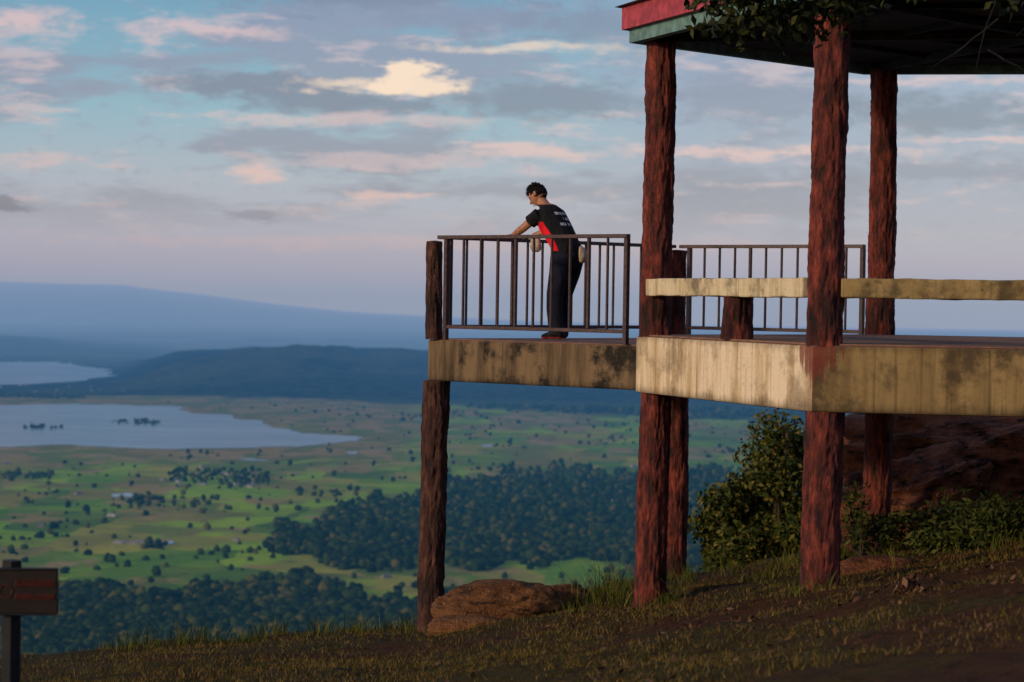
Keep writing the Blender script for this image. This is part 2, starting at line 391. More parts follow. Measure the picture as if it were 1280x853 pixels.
for k in range(46):
    cx=rng.uniform(-4.2,-1.0); yy=np.interp(cx,[-5,-3,-1],[24.2,26.2,27.3])+rng.uniform(-.6,.6); hh=rng.choice([.08,.14,.26]); tuft(cx,yy,26,.08,hh*.4,hh)
for k in range(56): hh=rng.choice([.10,.18,.34]); tuft(rng.uniform(.5,3.5),rng.uniform(24,30),24,.08,hh*.4,hh)
for k in range(6): tuft(rng.uniform(.7,1.1),rng.uniform(25,25.6),12,.09,.25,.60)
for k in range(95): hh=rng.choice([.07,.12,.24]); tuft(rng.uniform(2.6,7.0),rng.uniform(22.5,29),24,.12,hh*.4,hh)
for q in cols[:3]+[Vector((-.85,26.3,0)),Vector((2,29,0))]:
    for k in range(4): tuft(q.x+rng.uniform(-.3,.3),q.y-.25+rng.uniform(-.15,.1),18,.06,.05,.18)
blades('grass_tufts',np.concatenate(tx),np.concatenate(ty),np.concatenate(th_),np.concatenate(tw),M_gr2,.9)
def leaves(name,Pc,size,m,flat=False,elong=1.8,drop=0):
    n=len(Pc); 
    d=rng.normal(size=(n,3)); 
    if flat: d[:,2]*=.25
    d/=np.linalg.norm(d,axis=1)[:,None]
    r=rng.normal(size=(n,3)); 
    s=np.cross(d,r); 
    if flat: s=np.cross(d,np.array([0,0,1.])+.4*rng.normal(size=(n,3)))
    s/=np.linalg.norm(s,axis=1)[:,None]
    nn=np.cross(d,s)
    sz=(size*rng.uniform(.6,1.4,n))[:,None]
    V=np.stack([Pc-d*sz*elong/2,Pc+s*sz*.5+nn*sz*.12,Pc+d*sz*elong/2,Pc-s*sz*.5+nn*sz*.12],1).reshape(-1,3)
    F=(np.arange(n)*4)[:,None]+np.array([[0,1,2,3]])
    return mesh_obj(name,V,F,[m])
M_dead=leaf_mat('dead_leaves',[(0,(.05,.022,.012)),(.5,(.09,.042,.02)),(1,(.17,.09,.05))])
n=2200; x=rng.uniform(-2,5.5,n); y=rng.uniform(14,27,n); kp=rng.uniform(0,1,n)<sst(-1,3,x)+.1; x,y=x[kp],y[kp]
leaves('fallen_leaves',np.stack([x,y,gz(x,y)+.015],-1),.032,M_dead,True)
n=90; x=rng.normal(3.05,.06,n); y=rng.normal(18.2,.08,n); leaves('dry_leaf_clump',np.stack([x,y,gz(x,y)+rng.uniform(.0,.12,n)],-1),.05,M_dead)

# ------------------------------------------------------------------ boulders
def boulder(name,loc,dim,seed,m,rot=0,rough=.22,sub=5,strata=0,tilt=0):
    import bmesh
    bm=bmesh.new(); bmesh.ops.create_icosphere(bm,subdivisions=sub,radius=1)
    V=np.array([v.co[:] for v in bm.verts]); F=[[v.index for v in f.verts] for f in bm.faces]; bm.free()
    n=fbm(V[:,0]*1.2+seed,V[:,1]*1.2,V[:,2]*1.2,seed,5); n2=fbm(V[:,0]*4,V[:,1]*4,V[:,2]*6,seed+3,5)
    rid=np.abs(fbm(V[:,0]*2.2+seed,V[:,1]*2.2,V[:,2]*3.5,seed+6,4))
    r=1+rough*1.6*n+rough*.5*n2-rough*.9*rid
    V=V*r[:,None]; V=np.sign(V)*np.abs(V)**.85
    if strata: 
        st=np.mod(V[:,2]*strata/6.28+1.2*n,1.); V[:,0:2]*=(1+.10*(st-.5))[:,None]
    V*=np.array(dim)
    o=mesh_obj(name,V,F,[m],smooth=True); o.location=loc; o.rotation_euler=(0,tilt,rot); return o
def rock_mat(name,c1,c2,c3):
    m,t=mat(name); g=t.n('ShaderNodeTexCoord').outputs['Object']
    n=t.noise(g,1.6,7,.65); n2=t.noise(t.mapping(g,(1,1,5)),2.5,6,.6); n3=t.noise(g,22,4,.65)
    col=t.ramp(n,[(.3,c1),(.5,c2),(.72,c3)]); col=t.mix(t.mr(n2,.5,.65),col,c1); col=t.mix(t.mr(n3,.6,.75),col,tuple(v*1.4 for v in c3))
    finish(t,col,.9,t.m('ADD',t.m('MULTIPLY',n2,2.),n3),1.,.07,.2,m=m); return m
M_rk=rock_mat('brown_rock',(.05,.025,.012),(.20,.085,.033),(.32,.15,.055))
M_rk2=rock_mat('dark_red_rock',(.022,.010,.008),(.17,.058,.030),(.32,.13,.065))
boulder('boulder',(-.10,25.3,gz(-.1,25.3)+.10),(.66,.5,.34),5,M_rk,.2,.18)
boulder('boulder',(-.42,24.6,gz(-.4,24.6)+.0),(.42,.3,.12),9,M_rk,.1,.2,4)
boulder('boulder',(.55,26.0,gz(.55,26.0)+.04),(.40,.3,.22),12,M_rk,.7,.2,4)
boulder('rock_outcrop',(7.4,30.4,-2.50),(3.1,1.9,1.32),31,M_rk2,-.12,.34,6,14,-.06)
boulder('rock_outcrop',(4.95,29.2,-2.60),(1.05,1.0,.82),44,M_rk2,.4,.36,6,10,-.30)
boulder('rock_outcrop',(5.7,28.7,-2.95),(.9,.8,.55),47,M_rk2,.9,.30,5,10,.1)
boulder('rock_outcrop',(9.8,33.0,-2.3),(3.2,2.0,1.25),51,M_rk2,.2,.22,5,9)
boulder('boulder',(3.55,22.8,gz(3.55,22.8)+.0),(.42,.3,.13),17,M_rk2,.3,.2,4)

# ------------------------------------------------------------------ trees
M_trunk=bark_mat('grey_tree_bark',(.03,.022,.016),(.07,.05,.035),(.12,.09,.06))
def limb(V,F,pts,r0,r1,seg=7):
    base=len(V); n=len(pts)
    for i,p in enumerate(pts):
        d=(pts[min(i+1,n-1)]-pts[max(i-1,0)]).normalized(); s=d.cross(Vector((.3,.9,.2))).normalized(); u=d.cross(s)
        r=r0+(r1-r0)*i/(n-1)
        for k in range(seg):
            a_=2*math.pi*k/seg; V.append(p+(s*math.cos(a_)+u*math.sin(a_))*r)
    for i in range(n-1):
        for k in range(seg):
            F.append([base+i*seg+k,base+i*seg+(k+1)%seg,base+(i+1)*seg+(k+1)%seg,base+(i+1)*seg+k])
def curve(p0,p1,n=7,j=.08):
    p0=Vector(p0);p1=Vector(p1);L=(p1-p0).length; o=Vector()
    r=[]
    for i in range(n):
        if 0<i: o+=Vector([random.uniform(-1,1) for _ in range(3)])*L*j/ n*1.6
        r.append(p0.lerp(p1,i/(n-1))+o*(1 if i<n else 0))
    return r
def tree(name,base,H,crown,nclump,nleaf,lsize,lm,crad=.28,tr=.12):
    e=empty(name,base); base=Vector(base); V=[];F=[]
    top=base+Vector((0,0,H)); limb(V,F,curve(base,top,9,.12),tr,tr*.25)
    pts=[]
    cc=base+Vector(crown[0]); cr=crown[1]
    for k in range(nclump):
        while True:
            u=Vector([random.uniform(-1,1) for _ in range(3)])
            if .25<u.length<1: break
        taper=1-.45*max(0,u.z)
        p=cc+Vector((u.x*cr[0]*taper,u.y*cr[1]*taper,u.z*cr[2]))
        zf=max(base.z+.25*H,min(p.z-.3*H*random.random(),top.z-.1)); s=base.lerp(top,(zf-base.z)/H)
        limb(V,F,curve(s,p,5,.2),tr*.28,.008,5)
        n=nleaf//nclump; rr=crad*random.uniform(.55,1.25)
        q=rng.normal(size=(n,3)); q/=np.linalg.norm(q,axis=1)[:,None]; q*=(rr*rng.uniform(.15,1.15,n)**.7)[:,None]; q[:,2]*=.7
        pts.append(q+np.array(p))
    o=mesh_obj('trunk_and_limbs',V,F,[M_trunk],smooth=True); par(o,e)
    l=leaves('foliage',np.concatenate(pts),lsize,lm); par(l,e)
    return e
M_lf=leaf_mat('olive_leaves',[(0,(.015,.026,.005)),(.4,(.038,.056,.008)),(.75,(.080,.082,.012)),(1,(.17,.12,.02))])
M_lfd=leaf_mat('dark_leaves',[(0,(.010,.015,.005)),(.6,(.022,.03,.008)),(1,(.05,.05,.012))])
tree('leafy_tree',(4.35,38.,-8.0),6.0,((0,0,3.9),(1.40,1.2,2.15)),95,42000,.055,M_lf,.42)
tree('leafy_tree',(3.40,38.5,-8.6),5.6,((0,0,3.6),(.85,.8,1.75)),50,20000,.055,M_lf,.38)
tree('leafy_tree',(5.6,39.,-8.3),5.6,((0,0,3.6),(1.2,1.0,1.9)),55,20000,.055,M_lf,.38)
def shrub(name,x,y,r,h,n,m,ls):
    z=float(gz(x,y)); e=empty(name,(x,y,z)); V=[];F=[];pts=[]
    for k in range(9):
        p=Vector((x+random.uniform(-r,r),y+random.uniform(-r,r),z+random.uniform(.3,1)*h))
        limb(V,F,curve((x,y,z-.05),p,5,.2),.012,.003,4)
        q=rng.normal(size=(n//9,3))*np.array([.3*r,.3*r,.22*h]); pts.append(q+np.array(p))
    par(mesh_obj('stems',V,F,[M_trunk]),e); par(leaves('foliage',np.concatenate(pts),ls,m,False,2.6),e)
M_shr=leaf_mat('shrub_leaves',[(0,(.014,.024,.005)),(.5,(.034,.050,.008)),(1,(.085,.088,.015))])
for (x,y,r,h,n) in [(3.75,25.3,.18,.65,300),(4.0,26.2,.25,.35,500),(4.6,26.6,.4,.30,900),(5.2,27.0,.45,.42,1200),(5.0,25.4,.4,.25,900),(4.4,24.6,.35,.22,600),(5.4,26.0,.4,.35,900),(3.3,24.6,.2,.2,300)]:
    shrub('shrub',x,y,r,h,n,M_shr,.032)

# overhanging tree (trunk right of the view)
e=empty('overhanging_tree',(6.0,17.2,-1.8)); V=[];F=[]
limb(V,F,curve((6.0,17.2,-1.9),(5.7,17.6,3.0),9,.08),.16,.10,9)
limb(V,F,[Vector(p) for p in ((5.7,17.6,3.0),(5.0,18.0,3.1),(4.0,18.6,2.95),(3.1,19.1,2.85),(2.2,19.5,2.75),(1.6,19.7,2.6))],.08,.015,7)
pts=[]
for k in range(46):
    xx=random.uniform(1.55,2.75); p=Vector((xx,19.3+random.uniform(-.35,.35),random.uniform(2.17,2.75) if xx<2.4 else random.uniform(2.32,2.80)))
    limb(V,F,curve((xx+.25,19.4,2.8),p,5,.2),.008,.003,4)
    q=rng.normal(size=(42,3))*np.array([.11,.11,.06]); pts.append(q+np.array(p))
for k in range(14):
    xx=random.uniform(2.8,4.8); p=Vector((xx,18.6+random.uniform(-.3,.3),random.uniform(2.35,2.8)))
    q=rng.normal(size=(14,3))*np.array([.15,.12,.05]); pts.append(q+np.array(p))
for (p0,p1) in [((3.9,18.6,2.9),(3.55,18.3,1.78)),((3.7,18.5,2.2),(3.2,18.4,1.80)),((3.6,18.4,1.95),(3.95,18.4,1.80)),((4.3,18.3,2.9),(3.75,18.2,2.02))]:
    limb(V,F,curve(p0,p1,8,.16),.010,.0025,4)
M_twig=bark_mat('dark_twig_bark',(.008,.006,.005),(.02,.014,.011),(.035,.025,.02))
par(mesh_obj('trunk_and_limbs',V,F,[M_twig],smooth=True),e); par(leaves('foliage',np.concatenate(pts),.05,M_lfd),e)

# ------------------------------------------------------------------ sign
sg=empty('wooden_sign',(-2.68,13.0,-2.6))
M_sp=simple('sign_post_paint_shaded',(.008,.008,.009),.6,.4,12); M_sb=simple('sign_board_brown_shaded',(.009,.004,.0035),.6,.35,8); M_tx=simple('sign_lettering',(.09,.018,.011),.6,.3,30)  # sign colours darkened: the shade it stands in is put into them
beam('post',(-2.70,13.03,-3.1),(-2.70,13.03,-1.47),.09,.07,M_sp,sg)
beam('board',(-2.80,12.965,-1.635),(-2.435,12.965,-1.630),.03,.235,M_sb,sg)
beam('board_edge',(-2.80,12.963,-1.513),(-2.435,12.963,-1.508),.036,.012,M_sp,sg)
beam('board_edge_low',(-2.80,12.963,-1.757),(-2.435,12.963,-1.752),.036,.012,M_sp,sg)
k=0
for row,(z0,hh) in enumerate(((-1.605,.040),(-1.675,.030))):
    xx=-2.66
    while xx<-2.46:
        w=random.uniform(.014,.022)
        for (x0,za,x1,zb) in ((xx,z0,xx,z0+hh),(xx+w*.7,z0,xx+w*.7,z0+hh),(xx,z0+hh,xx+w*.7,z0+hh))[:random.choice((2,3,3))]:
            beam('glyph_%d'%k,(x0,12.947,za),(x1,12.947,zb),.005,.005,M_tx,sg,0); k+=1
        xx+=w+.006
ring_pts=[(-2.715+.035*math.cos(a_),12.947,-1.63+.035*math.sin(a_)) for a_ in np.linspace(0,2*math.pi,17)]
for i in range(16): beam('emblem_%d'%i,ring_pts[i],ring_pts[i+1],.007,.004,M_tx,sg,0)

# ------------------------------------------------------------------ valley, hills, mountains
HZ=-300.
def terr(X,D):
    b=X/D*1000
    r1=np.interp(b,[-400,-165,-158,-140,-113,-80,-33,53,213,400],[0,0,18,74,108,114,100,96,120,120])
    f1=sst(6900,8500,D+500*fbm(X/900,D/900,0,2))*(1-sst(8800,11200,D))
    h=r1*f1*(1+.42*fbm(X/450,D/700,0,8))
    r2=np.interp(b,[-400,-213,-195,-170,-140,-100,400],[50,62,50,24,8,4,8])
    h=h+r2*sst(10800,12200,D)*(1-sst(12500,14500,D))
    r3=np.interp(b,[-400,-213,-190,-163,-130,-97,-70,-35,10,60,400],[372,376,376,360,280,186,120,80,40,15,20])
    h=h+r3*sst(21000,26500,D)*(1-sst(26800,29800,D))*(1+.09*fbm(X/1100,D/2500,0,8))
    h=h+(18*fbm(X/260,D/400,0,14)+9*fbm(X/60,D/90,0,15,3))*f1*sst(0,40,r1)
    return HZ+h
bb=np.linspace(-.55,.55,700)
def forest_d(b,d):
    """0..1 woodland density; b = bearing (mrad), d = depression (mrad)"""
    w=6*fbm(b/14,d/7,0,40,4)
    up=np.interp(b,[-230,-110,-97,-63,-30,20,90,240],[300,300,95,85,77,72,70,68])
    band=sst(0,5,d+w*1.6-up)*(1-sst(0,5,d+w*1.4-np.interp(b,[-97,-60,-30,200],[104,112,110,106])))
    low=sst(0,5,d+w*1.8-np.interp(b,[-230,-150,-100,-60,-20,50],[120,124,117,124,126,127]))
    far=sst(46,44,d+w*.3-np.interp(b,[-230,-150,-40,200],[-2,-2,0,9]))*np.where(b<-165,sst(43.0,43.6,d),1.)
    return np.clip(np.maximum(np.maximum(band,low),far*.9),0,1)
def terr_mesh(name,d0,d1,nr,m):
    D=np.exp(np.linspace(math.log(d0),math.log(d1),nr))[:,None]
    X=bb[None,:]*D; DD=D+0*X; Z=terr(X,DD)
    o=mesh_obj(name,np.stack([X,DD,Z],-1).reshape(-1,3),grid_faces(nr,len(bb)),[m],smooth=True)
    b=X/DD*1000; d=300/DD*1000
    F_=forest_d(b,d)
    tan=np.clip(sst(74,68,d+6*fbm(b/18,d/5,0,60))*(1-sst(-60,-20,b)*.95)*.9+.9*sst(.14,.32,fbm(b/25,d/3.0,0,61)),0,1)
    col=np.stack([F_,tan,0*F_,1+0*F_],-1).astype(np.float32)
    at=o.data.color_attributes.new('zone','FLOAT_COLOR','POINT'); at.data.foreach_set('color',col.ravel())
    return o
m_val,t=mat('valley_fields'); g=t.n('ShaderNodeTexCoord').outputs['Object']
z=t.n('ShaderNodeAttribute',attribute_name='zone').outputs['Color']; sz=t.n('ShaderNodeSeparateColor',{0:z})
wv=t.n('ShaderNodeVectorMath',{0:g,1:t.n('ShaderNodeVectorMath',{0:t.n('ShaderNodeTexNoise',{'Vector':g,'Scale':.004,'Detail':3.}).outputs['Color'],1:(90,120,0)},operation='MULTIPLY').outputs[0]},operation='ADD').outputs[0]
wv2=t.n('ShaderNodeMapping',{'Vector':wv,'Rotation':(0,0,.25),'Scale':(1,.5,0)}).outputs[0]
vo=t.n('ShaderNodeTexVoronoi',{'Vector':wv2,'Scale':.0095,'Randomness':.8},distance='CHEBYCHEV')
cr=t.n('ShaderNodeSeparateColor',{0:vo.outputs['Color']}).outputs[0]
green=t.ramp(cr,[(0,(.20,.38,.008)),(.16,(.42,.62,.010)),(.34,(.10,.20,.012)),(.48,(.52,.44,.05)),(.62,(.32,.54,.008)),(.76,(.38,.27,.06)),(.88,(.15,.30,.010))],'CONSTANT')
vo2=t.n('ShaderNodeTexVoronoi',{'Vector':wv2,'Scale':.022,'Randomness':.8}); cr2=t.n('ShaderNodeSeparateColor',{0:vo2.outputs['Color']}).outputs[1]
tanc=t.ramp(cr2,[(0,(.27,.23,.05)),(.3,(.42,.28,.08)),(.6,(.20,.24,.03)),(.8,(.48,.31,.12))],'CONSTANT')
green=t.mix(.25,green,t.mix(t.mr(cr2,.3,.7),(.14,.26,.01),(.42,.46,.03)))
nz=t.noise(g,.006,6,.6); nz2=t.noise(t.mapping(g,(1,.35,1)),.0022,4,.55)
col=t.mix(t.mr(nz,.42,.7),green,t.mix(.45,green,(.08,.15,.012)))
col=t.mix(t.m('MULTIPLY',t.mr(nz2,.52,.64),.6),col,(.26,.19,.05))
col=t.mix(sz.outputs[1],col,tanc)
nf=t.noise(g,.03,5,.7)
col=t.mix(t.m('MULTIPLY',t.mr(nf,.56,.66),.5),col,(.03,.05,.012))
fc=t.mix(t.mr(nf,.35,.65),(.012,.022,.008),(.035,.05,.014))
col=t.mix(sz.outputs[0],col,fc)
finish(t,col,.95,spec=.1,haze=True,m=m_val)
m_hill,t=mat('forested_hill_canopy'); g=t.n('ShaderNodeTexCoord').outputs['Object']
n=t.noise(g,.022,4,.75); n2=t.noise(g,.0016,4,.6)
col=t.mix(t.mr(n,.40,.60),(.001,.003,.003),(.045,.055,.018)); col=t.mix(t.m('MULTIPLY',t.mr(n2,.48,.62),.8),col,(.10,.10,.035))
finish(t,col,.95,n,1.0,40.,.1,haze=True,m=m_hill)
m_far,t=mat('distant_plain_and_mountain'); g=t.n('ShaderNodeTexCoord').outputs['Object']
n=t.noise(t.mapping(g,(1,.3,1)),.002,5,.65); n4=t.noise(t.mapping(g,(1,.5,1)),.012,4,.7)
col=t.mix(t.mr(n,.4,.62),(.03,.045,.02),(.15,.15,.08)); col=t.mix(t.mr(n4,.66,.72),col,(.8,.7,.6))
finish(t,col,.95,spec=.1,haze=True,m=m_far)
terr_mesh('valley_ground',430,6900,420,m_val)
terr_mesh('forested_hills',6900,12000,260,m_hill)
terr_mesh('distant_mountain',12000,30000,140,m_far)
# lakes
def geo(b,d): D=300000./d; return np.array([b*D/1000,D])
def lake(name,pts,seed,zo=.6):
    q=np.array([geo(*p) for p in pts]); out=[]
    n=len(q)
    for i in range(n):
        a_,b_=q[i],q[(i+1)%n]; k=14
        for j in range(k):
            p=a_+(b_-a_)*j/k
            out.append(p+np.array([fbm(p[0]/120,p[1]/160,0,seed),fbm(p[0]/120,p[1]/160,0,seed+5)*2.2])*55)
    import bmesh
    V=[(p[0],p[1],HZ+zo) for p in out]
    bm=bmesh.new(); vs=[bm.verts.new(v) for v in V]; f=bm.faces.new(vs); bmesh.ops.triangulate(bm,faces=[f]); 
    me=bpy.data.meshes.new(name); bm.to_mesh(me); bm.free(); me.materials.append(M_water)
    o=bpy.data.objects.new(name,me); S.collection.objects.link(o)
M_water,t=mat('lake_water'); g=t.n('ShaderNodeTexCoord').outputs['Object']
n=t.noise(g,.05,4); nb=t.noise(t.mapping(g,(.4,1,1)),.006,4)
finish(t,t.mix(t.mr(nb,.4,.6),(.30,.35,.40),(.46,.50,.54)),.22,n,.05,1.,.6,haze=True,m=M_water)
lake('lake',[(-235,48.8),(-193,48),(-170,47),(-143,47.6),(-133,50.3),(-113,52.3),(-97,55.8),(-88,58.6),(-65,59.7),(-67,60.8),(-80,62.4),(-90,64),(-113,64.8),(-147,65),(-180,65),(-235,66.5)],70)
lake('lake',[(-245,31),(-193,30),(-170,32.5),(-164,35),(-180,38),(-193,39),(-245,41.5)],80,1.5)
for (b,d,w) in [(-107,70,7),(-158,84,5),(-70,66.5,3),(-40,52,4),(-147,105,3),(-10,62,3)]:
    lake('pond',[(b-w,d),(b-w*.2,d-.6),(b+w,d-.1),(b+w*.7,d+.5),(b-w*.5,d+.6)],int(d))

def ico(sd):
    import bmesh
    bm=bmesh.new(); bmesh.ops.create_icosphere(bm,subdivisions=sd,radius=1)
    V=np.array([v.co[:] for v in bm.verts]); F=np.array([[v.index for v in f.verts] for f in bm.faces]); bm.free(); return V,F
ICO=[ico(1),ico(2)]
def blobtrees(name,X,D,R,m):
    Vs=[];Fs=[];off=0
    for lod,sel in ((1,D<3300),(0,D>=3300)):
        IV,IF=ICO[lod]; x,dd,r=X[sel],D[sel],R[sel]
        n=len(x); nv=len(IV)
        if n==0: continue
        th=rng.uniform(0,6.28,n)[:,None]; c,s=np.cos(th),np.sin(th)
        w=1+.55*(rng.uniform(0,1,(n,nv))-.5)
        vx=IV[:,0][None]*w; vy=IV[:,1][None]*w; vz=IV[:,2][None]*w
        hr=rng.uniform(.7,1.2,n)[:,None]
        V=np.stack([x[:,None]+(vx*c-vy*s)*r[:,None],dd[:,None]+(vx*s+vy*c)*r[:,None],terr(x,dd)[:,None]+r[:,None]*hr*.7+vz*r[:,None]*hr],-1)
        Vs.append(V.reshape(-1,3)); Fs.append((IF[None]+(np.arange(n)*nv)[:,None,None]).reshape(-1,3)+off); off+=n*nv
    return mesh_obj(name,np.concatenate(Vs),np.concatenate(Fs),[m],smooth=False)
m_for,t=mat('forest_foliage'); gm=t.n('ShaderNodeNewGeometry')
col=t.ramp(gm.outputs['Random Per Island'],[(0,(.006,.014,.004)),(.4,(.018,.034,.007)),(.8,(.042,.060,.010)),(1,(.12,.10,.02))])
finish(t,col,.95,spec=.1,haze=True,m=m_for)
Ns=52000
D=1/rng.uniform(1/6600,1/1700,Ns); b=rng.uniform(-240,240,Ns); X=b*D/1000
fd=forest_d(b,300000/D); keep=rng.uniform(0,1,Ns)<fd*1.1
X1,D1=X[keep],D[keep]; 
blobtrees('forest',X1,D1,rng.uniform(2.4,6.5,len(X1))*(1+.45*sst(3500,6500,D1)),m_for)
Ns=34000
D=1/rng.uniform(1/6800,1/2200,Ns); b=rng.uniform(-240,240,Ns); X=b*D/1000; d=300000/D
p=(1-forest_d(b,d))*(.022+.45*sst(.26,.5,fbm(X/130,D/260,0,91))+.28*sst(.03,.0,np.abs(fbm(X/420,D/600,0,95)))+.24*sst(-60,0,b)*sst(.05,.3,fbm(X/200,D/300,0,97)))
inl=((d>45)&(d<66)&(b<-78)&(d>np.interp(b,[-240,-140,-88],[46,47.,57])))|((d>66)&(d<70)&(b<-150))
keep=(rng.uniform(0,1,Ns)<p)&~inl
X2,D2=X[keep],D[keep]
extra=[]
def cluster(b0,b1,d0,d1,n):
    d=rng.uniform(d0,d1,n); D=300000/d; b=rng.uniform(b0,b1,n); extra.append((b*D/1000,D))
cluster(-166,-158,54.0,55.2,14); cluster(-157,-146,53.6,55.4,40); cluster(-203,-194,56,58.5,16); cluster(-192,-187,57,58,8); cluster(-230,-178,43.6,45.2,300)
cluster(-143,-100,74,80,150); cluster(-213,-190,76.5,79,60); cluster(-235,-222,56,59,20)
X2=np.concatenate([X2]+[q[0] for q in extra]); D2=np.concatenate([D2]+[q[1] for q in extra])
blobtrees('scattered_trees',X2,D2,rng.uniform(1.5,5.4,len(X2)),m_for)
V=[];F=[];mi=[]
def house(X,D,w,l,h,rot):
    b0=len(V); c,s=math.cos(rot),math.sin(rot)
    for (x,y,z) in [(-w,-l,0),(w,-l,0),(w,l,0),(-w,l,0),(-w,-l,h),(w,-l,h),(w,l,h),(-w,l,h),(0,-l*1.05,h*1.6),(0,l*1.05,h*1.6)]:
        V.append((X+x*c-y*s,D+x*s+y*c,HZ+z))
    for f,k in (([0,1,5,4],0),([1,2,6,5],0),([2,3,7,6],0),([3,0,4,7],0),([4,5,8],0),([6,7,9],0),([5,6,9,8],1),([7,4,8,9],1)):
        F.append([b0+q for q in f]); mi.append(k)
for k in range(88):
    if k<22: b=random.uniform(-140,-102); d=random.uniform(74.5,81)
    elif k<66: b=random.uniform(-230,-150); d=random.uniform(29,30.5) if k<50 else random.uniform(40,43)
    else: b=random.uniform(-220,140); d=random.uniform(70,118)
    X,D=geo(b,d); house(X,D,random.uniform(2,4),random.uniform(3,7),2.6,random.uniform(0,3))
for k in range(5): X,D=geo(-163+k*3.2,105+random.uniform(-.4,.4)); house(X,D,6,4,2.2,.1)
def hm(n,c):
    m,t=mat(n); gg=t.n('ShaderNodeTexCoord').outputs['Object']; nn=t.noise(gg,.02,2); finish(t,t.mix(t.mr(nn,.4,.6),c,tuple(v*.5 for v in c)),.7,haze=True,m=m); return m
mesh_obj('distant_village_houses',V,F,[hm('house_wall',(.42,.38,.35)),hm('house_roof',(.36,.28,.28))],mi)

# ------------------------------------------------------------------ man
man=empty('man',(.52,26.75,-.462))
fw=Vector((-.714,.70,0)).normalized(); lf=Vector((-fw.y,fw.x,0))
MW=Matrix((( fw.x,lf.x,0,.50),(fw.y,lf.y,0,26.77),(0,0,1,-.462),(0,0,0,1)))
def loft(V,F,pts,rad,ref,seg=18):
    b=len(V); n=len(pts); ref=Vector(ref); pts=[Vector(p) for p in pts]
    for i,p in enumerate(pts):
        d=(pts[min(i+1,n-1)]-pts[max(i-1,0)]).normalized()
        s=(ref-d*ref.dot(d)).normalized(); u=d.cross(s)
        r=rad[i] if hasattr(rad[i],'__len__') else (rad[i],rad[i])
        for k in range(seg):
            a_=2*math.pi*k/seg; V.append(p+s*math.cos(a_)*r[0]+u*math.sin(a_)*r[1])
    for i in range(n-1):
        for k in range(seg): F.append([b+i*seg+k,b+i*seg+(k+1)%seg,b+(i+1)*seg+(k+1)%seg,b+(i+1)*seg+k])
    F.append([b+k for k in range(seg)][::-1]); F.append([b+(n-1)*seg+k for k in range(seg)])
HB=-.07   # hips pushed back, weight on the rail
spine=[(-.06+HB,0,.82),(-.085+HB,0,.93),(-.065+HB,0,1.00),(-.03+HB*.8,0,1.08),(.02+HB*.5,0,1.18),(.075,0,1.29),(.125,0,1.385),(.175,0,1.445),(.215,0,1.485)]
V=[];F=[]
loft(V,F,spine,[(.165,.125),(.188,.146),(.192,.146),(.188,.142),(.195,.148),(.210,.152),(.200,.134),(.145,.10),(.065,.06)],(0,1,0),24)
loft(V,F,[(.16,0,1.42),(.235,0,1.51),(.29,0,1.575)],[.078,.062,.058],(0,1,0))
for s,fa in ((1,-.06),(-1,.09)):
    hip=(-.07+HB,.094*s,.92); kn=(0+fa*.5+HB*.5,.112*s,.50); an=(-.04+fa,.118*s,.10)
    loft(V,F,[hip,(-.05+fa*.2+HB*.8,.102*s,.74),kn,(-.02+fa*.8,.115*s,.34),an,(-.04+fa,.118*s,.05)],[(.118,.135),(.108,.122),(.092,.098),(.088,.098),(.078,.090),(.080,.095)],(0,1,0))
    loft(V,F,[(-.13+fa,.115*s,.045),(-.09+fa,.115*s,.055),(0+fa,.118*s,.06),(.09+fa,.125*s,.042),(.16+fa,.13*s,.032)],[(.030,.030),(.044,.046),(.048,.048),(.050,.036),(.032,.024)],(0,1,0))
arms={}
for s in (1,-1):
    sh=Vector((.135,.172*s,1.395)); el=Vector((.325,.235*s,1.235)); wr=Vector((.555,.15*s+(.0 if s>0 else -.02),1.165))
    arms[s]=(sh,el,wr)
    loft(V,F,[sh,sh.lerp(el,.30),sh.lerp(el,.58)],[.078,.076,.080],(0,1,.3))
    loft(V,F,[sh.lerp(el,.4),el,el.lerp(wr,.3),wr],[.052,.046,.046,.031],(0,1,.3))
    loft(V,F,[wr,wr+Vector((.03,0,-.002)),wr+Vector((.085,0,-.008))],[(.028,.018),(.036,.016),(.040,.013)],(0,1,0))
tmp=mesh_obj('tmp',V,F)
rm=tmp.modifiers.new('r','REMESH'); rm.mode='VOXEL'; rm.voxel_size=.0095; rm.use_smooth_shade=True
sm=tmp.modifiers.new('s','SMOOTH'); sm.factor=.5; sm.iterations=5
dg=bpy.context.evaluated_depsgraph_get(); me=bpy.data.meshes.new_from_object(tmp.evaluated_get(dg)); bpy.data.objects.remove(tmp)
me.name='body'
M_sk,t=mat('skin'); g=t.n('ShaderNodeTexCoord').outputs['Object']; n=t.noise(g,18,3)
finish(t,t.mix(t.mr(n,.35,.65),(.30,.125,.065),(.40,.18,.10)),.5,spec=.4,m=M_sk)
def cloth(name,c,sc=9):
    m,t=mat(name); g=t.n('ShaderNodeTexCoord').outputs['Object']; n=t.noise(t.mapping(g,(1,1,.6)),sc,3,.5); w=t.noise(g,300,2)
    finish(t,t.mix(t.mr(n,.3,.7),tuple(x*.75 for x in c),tuple(x*1.2 for x in c)),.9,t.m('ADD',n,t.m('MULTIPLY',w,.05)),1.,.05,.15,m=m); return m
M_blk=cloth('black_shirt',(.012,.012,.015)); M_red=cloth('red_shirt_panel',(.70,.012,.022)); M_tr=cloth('dark_trousers',(.010,.012,.022),7); M_sho=cloth('dark_shoe',(.02,.02,.022)); M_sol=cloth('red_sole',(.42,.03,.02)); M_wht=cloth('white_print',(.5,.5,.5)); M_tan=cloth('tan_bag',(.42,.33,.24)); M_hair=cloth('black_hair',(.010,.008,.008),40)
mats=[M_sk,M_blk,M_red,M_tr,M_sho,M_sol,M_wht]
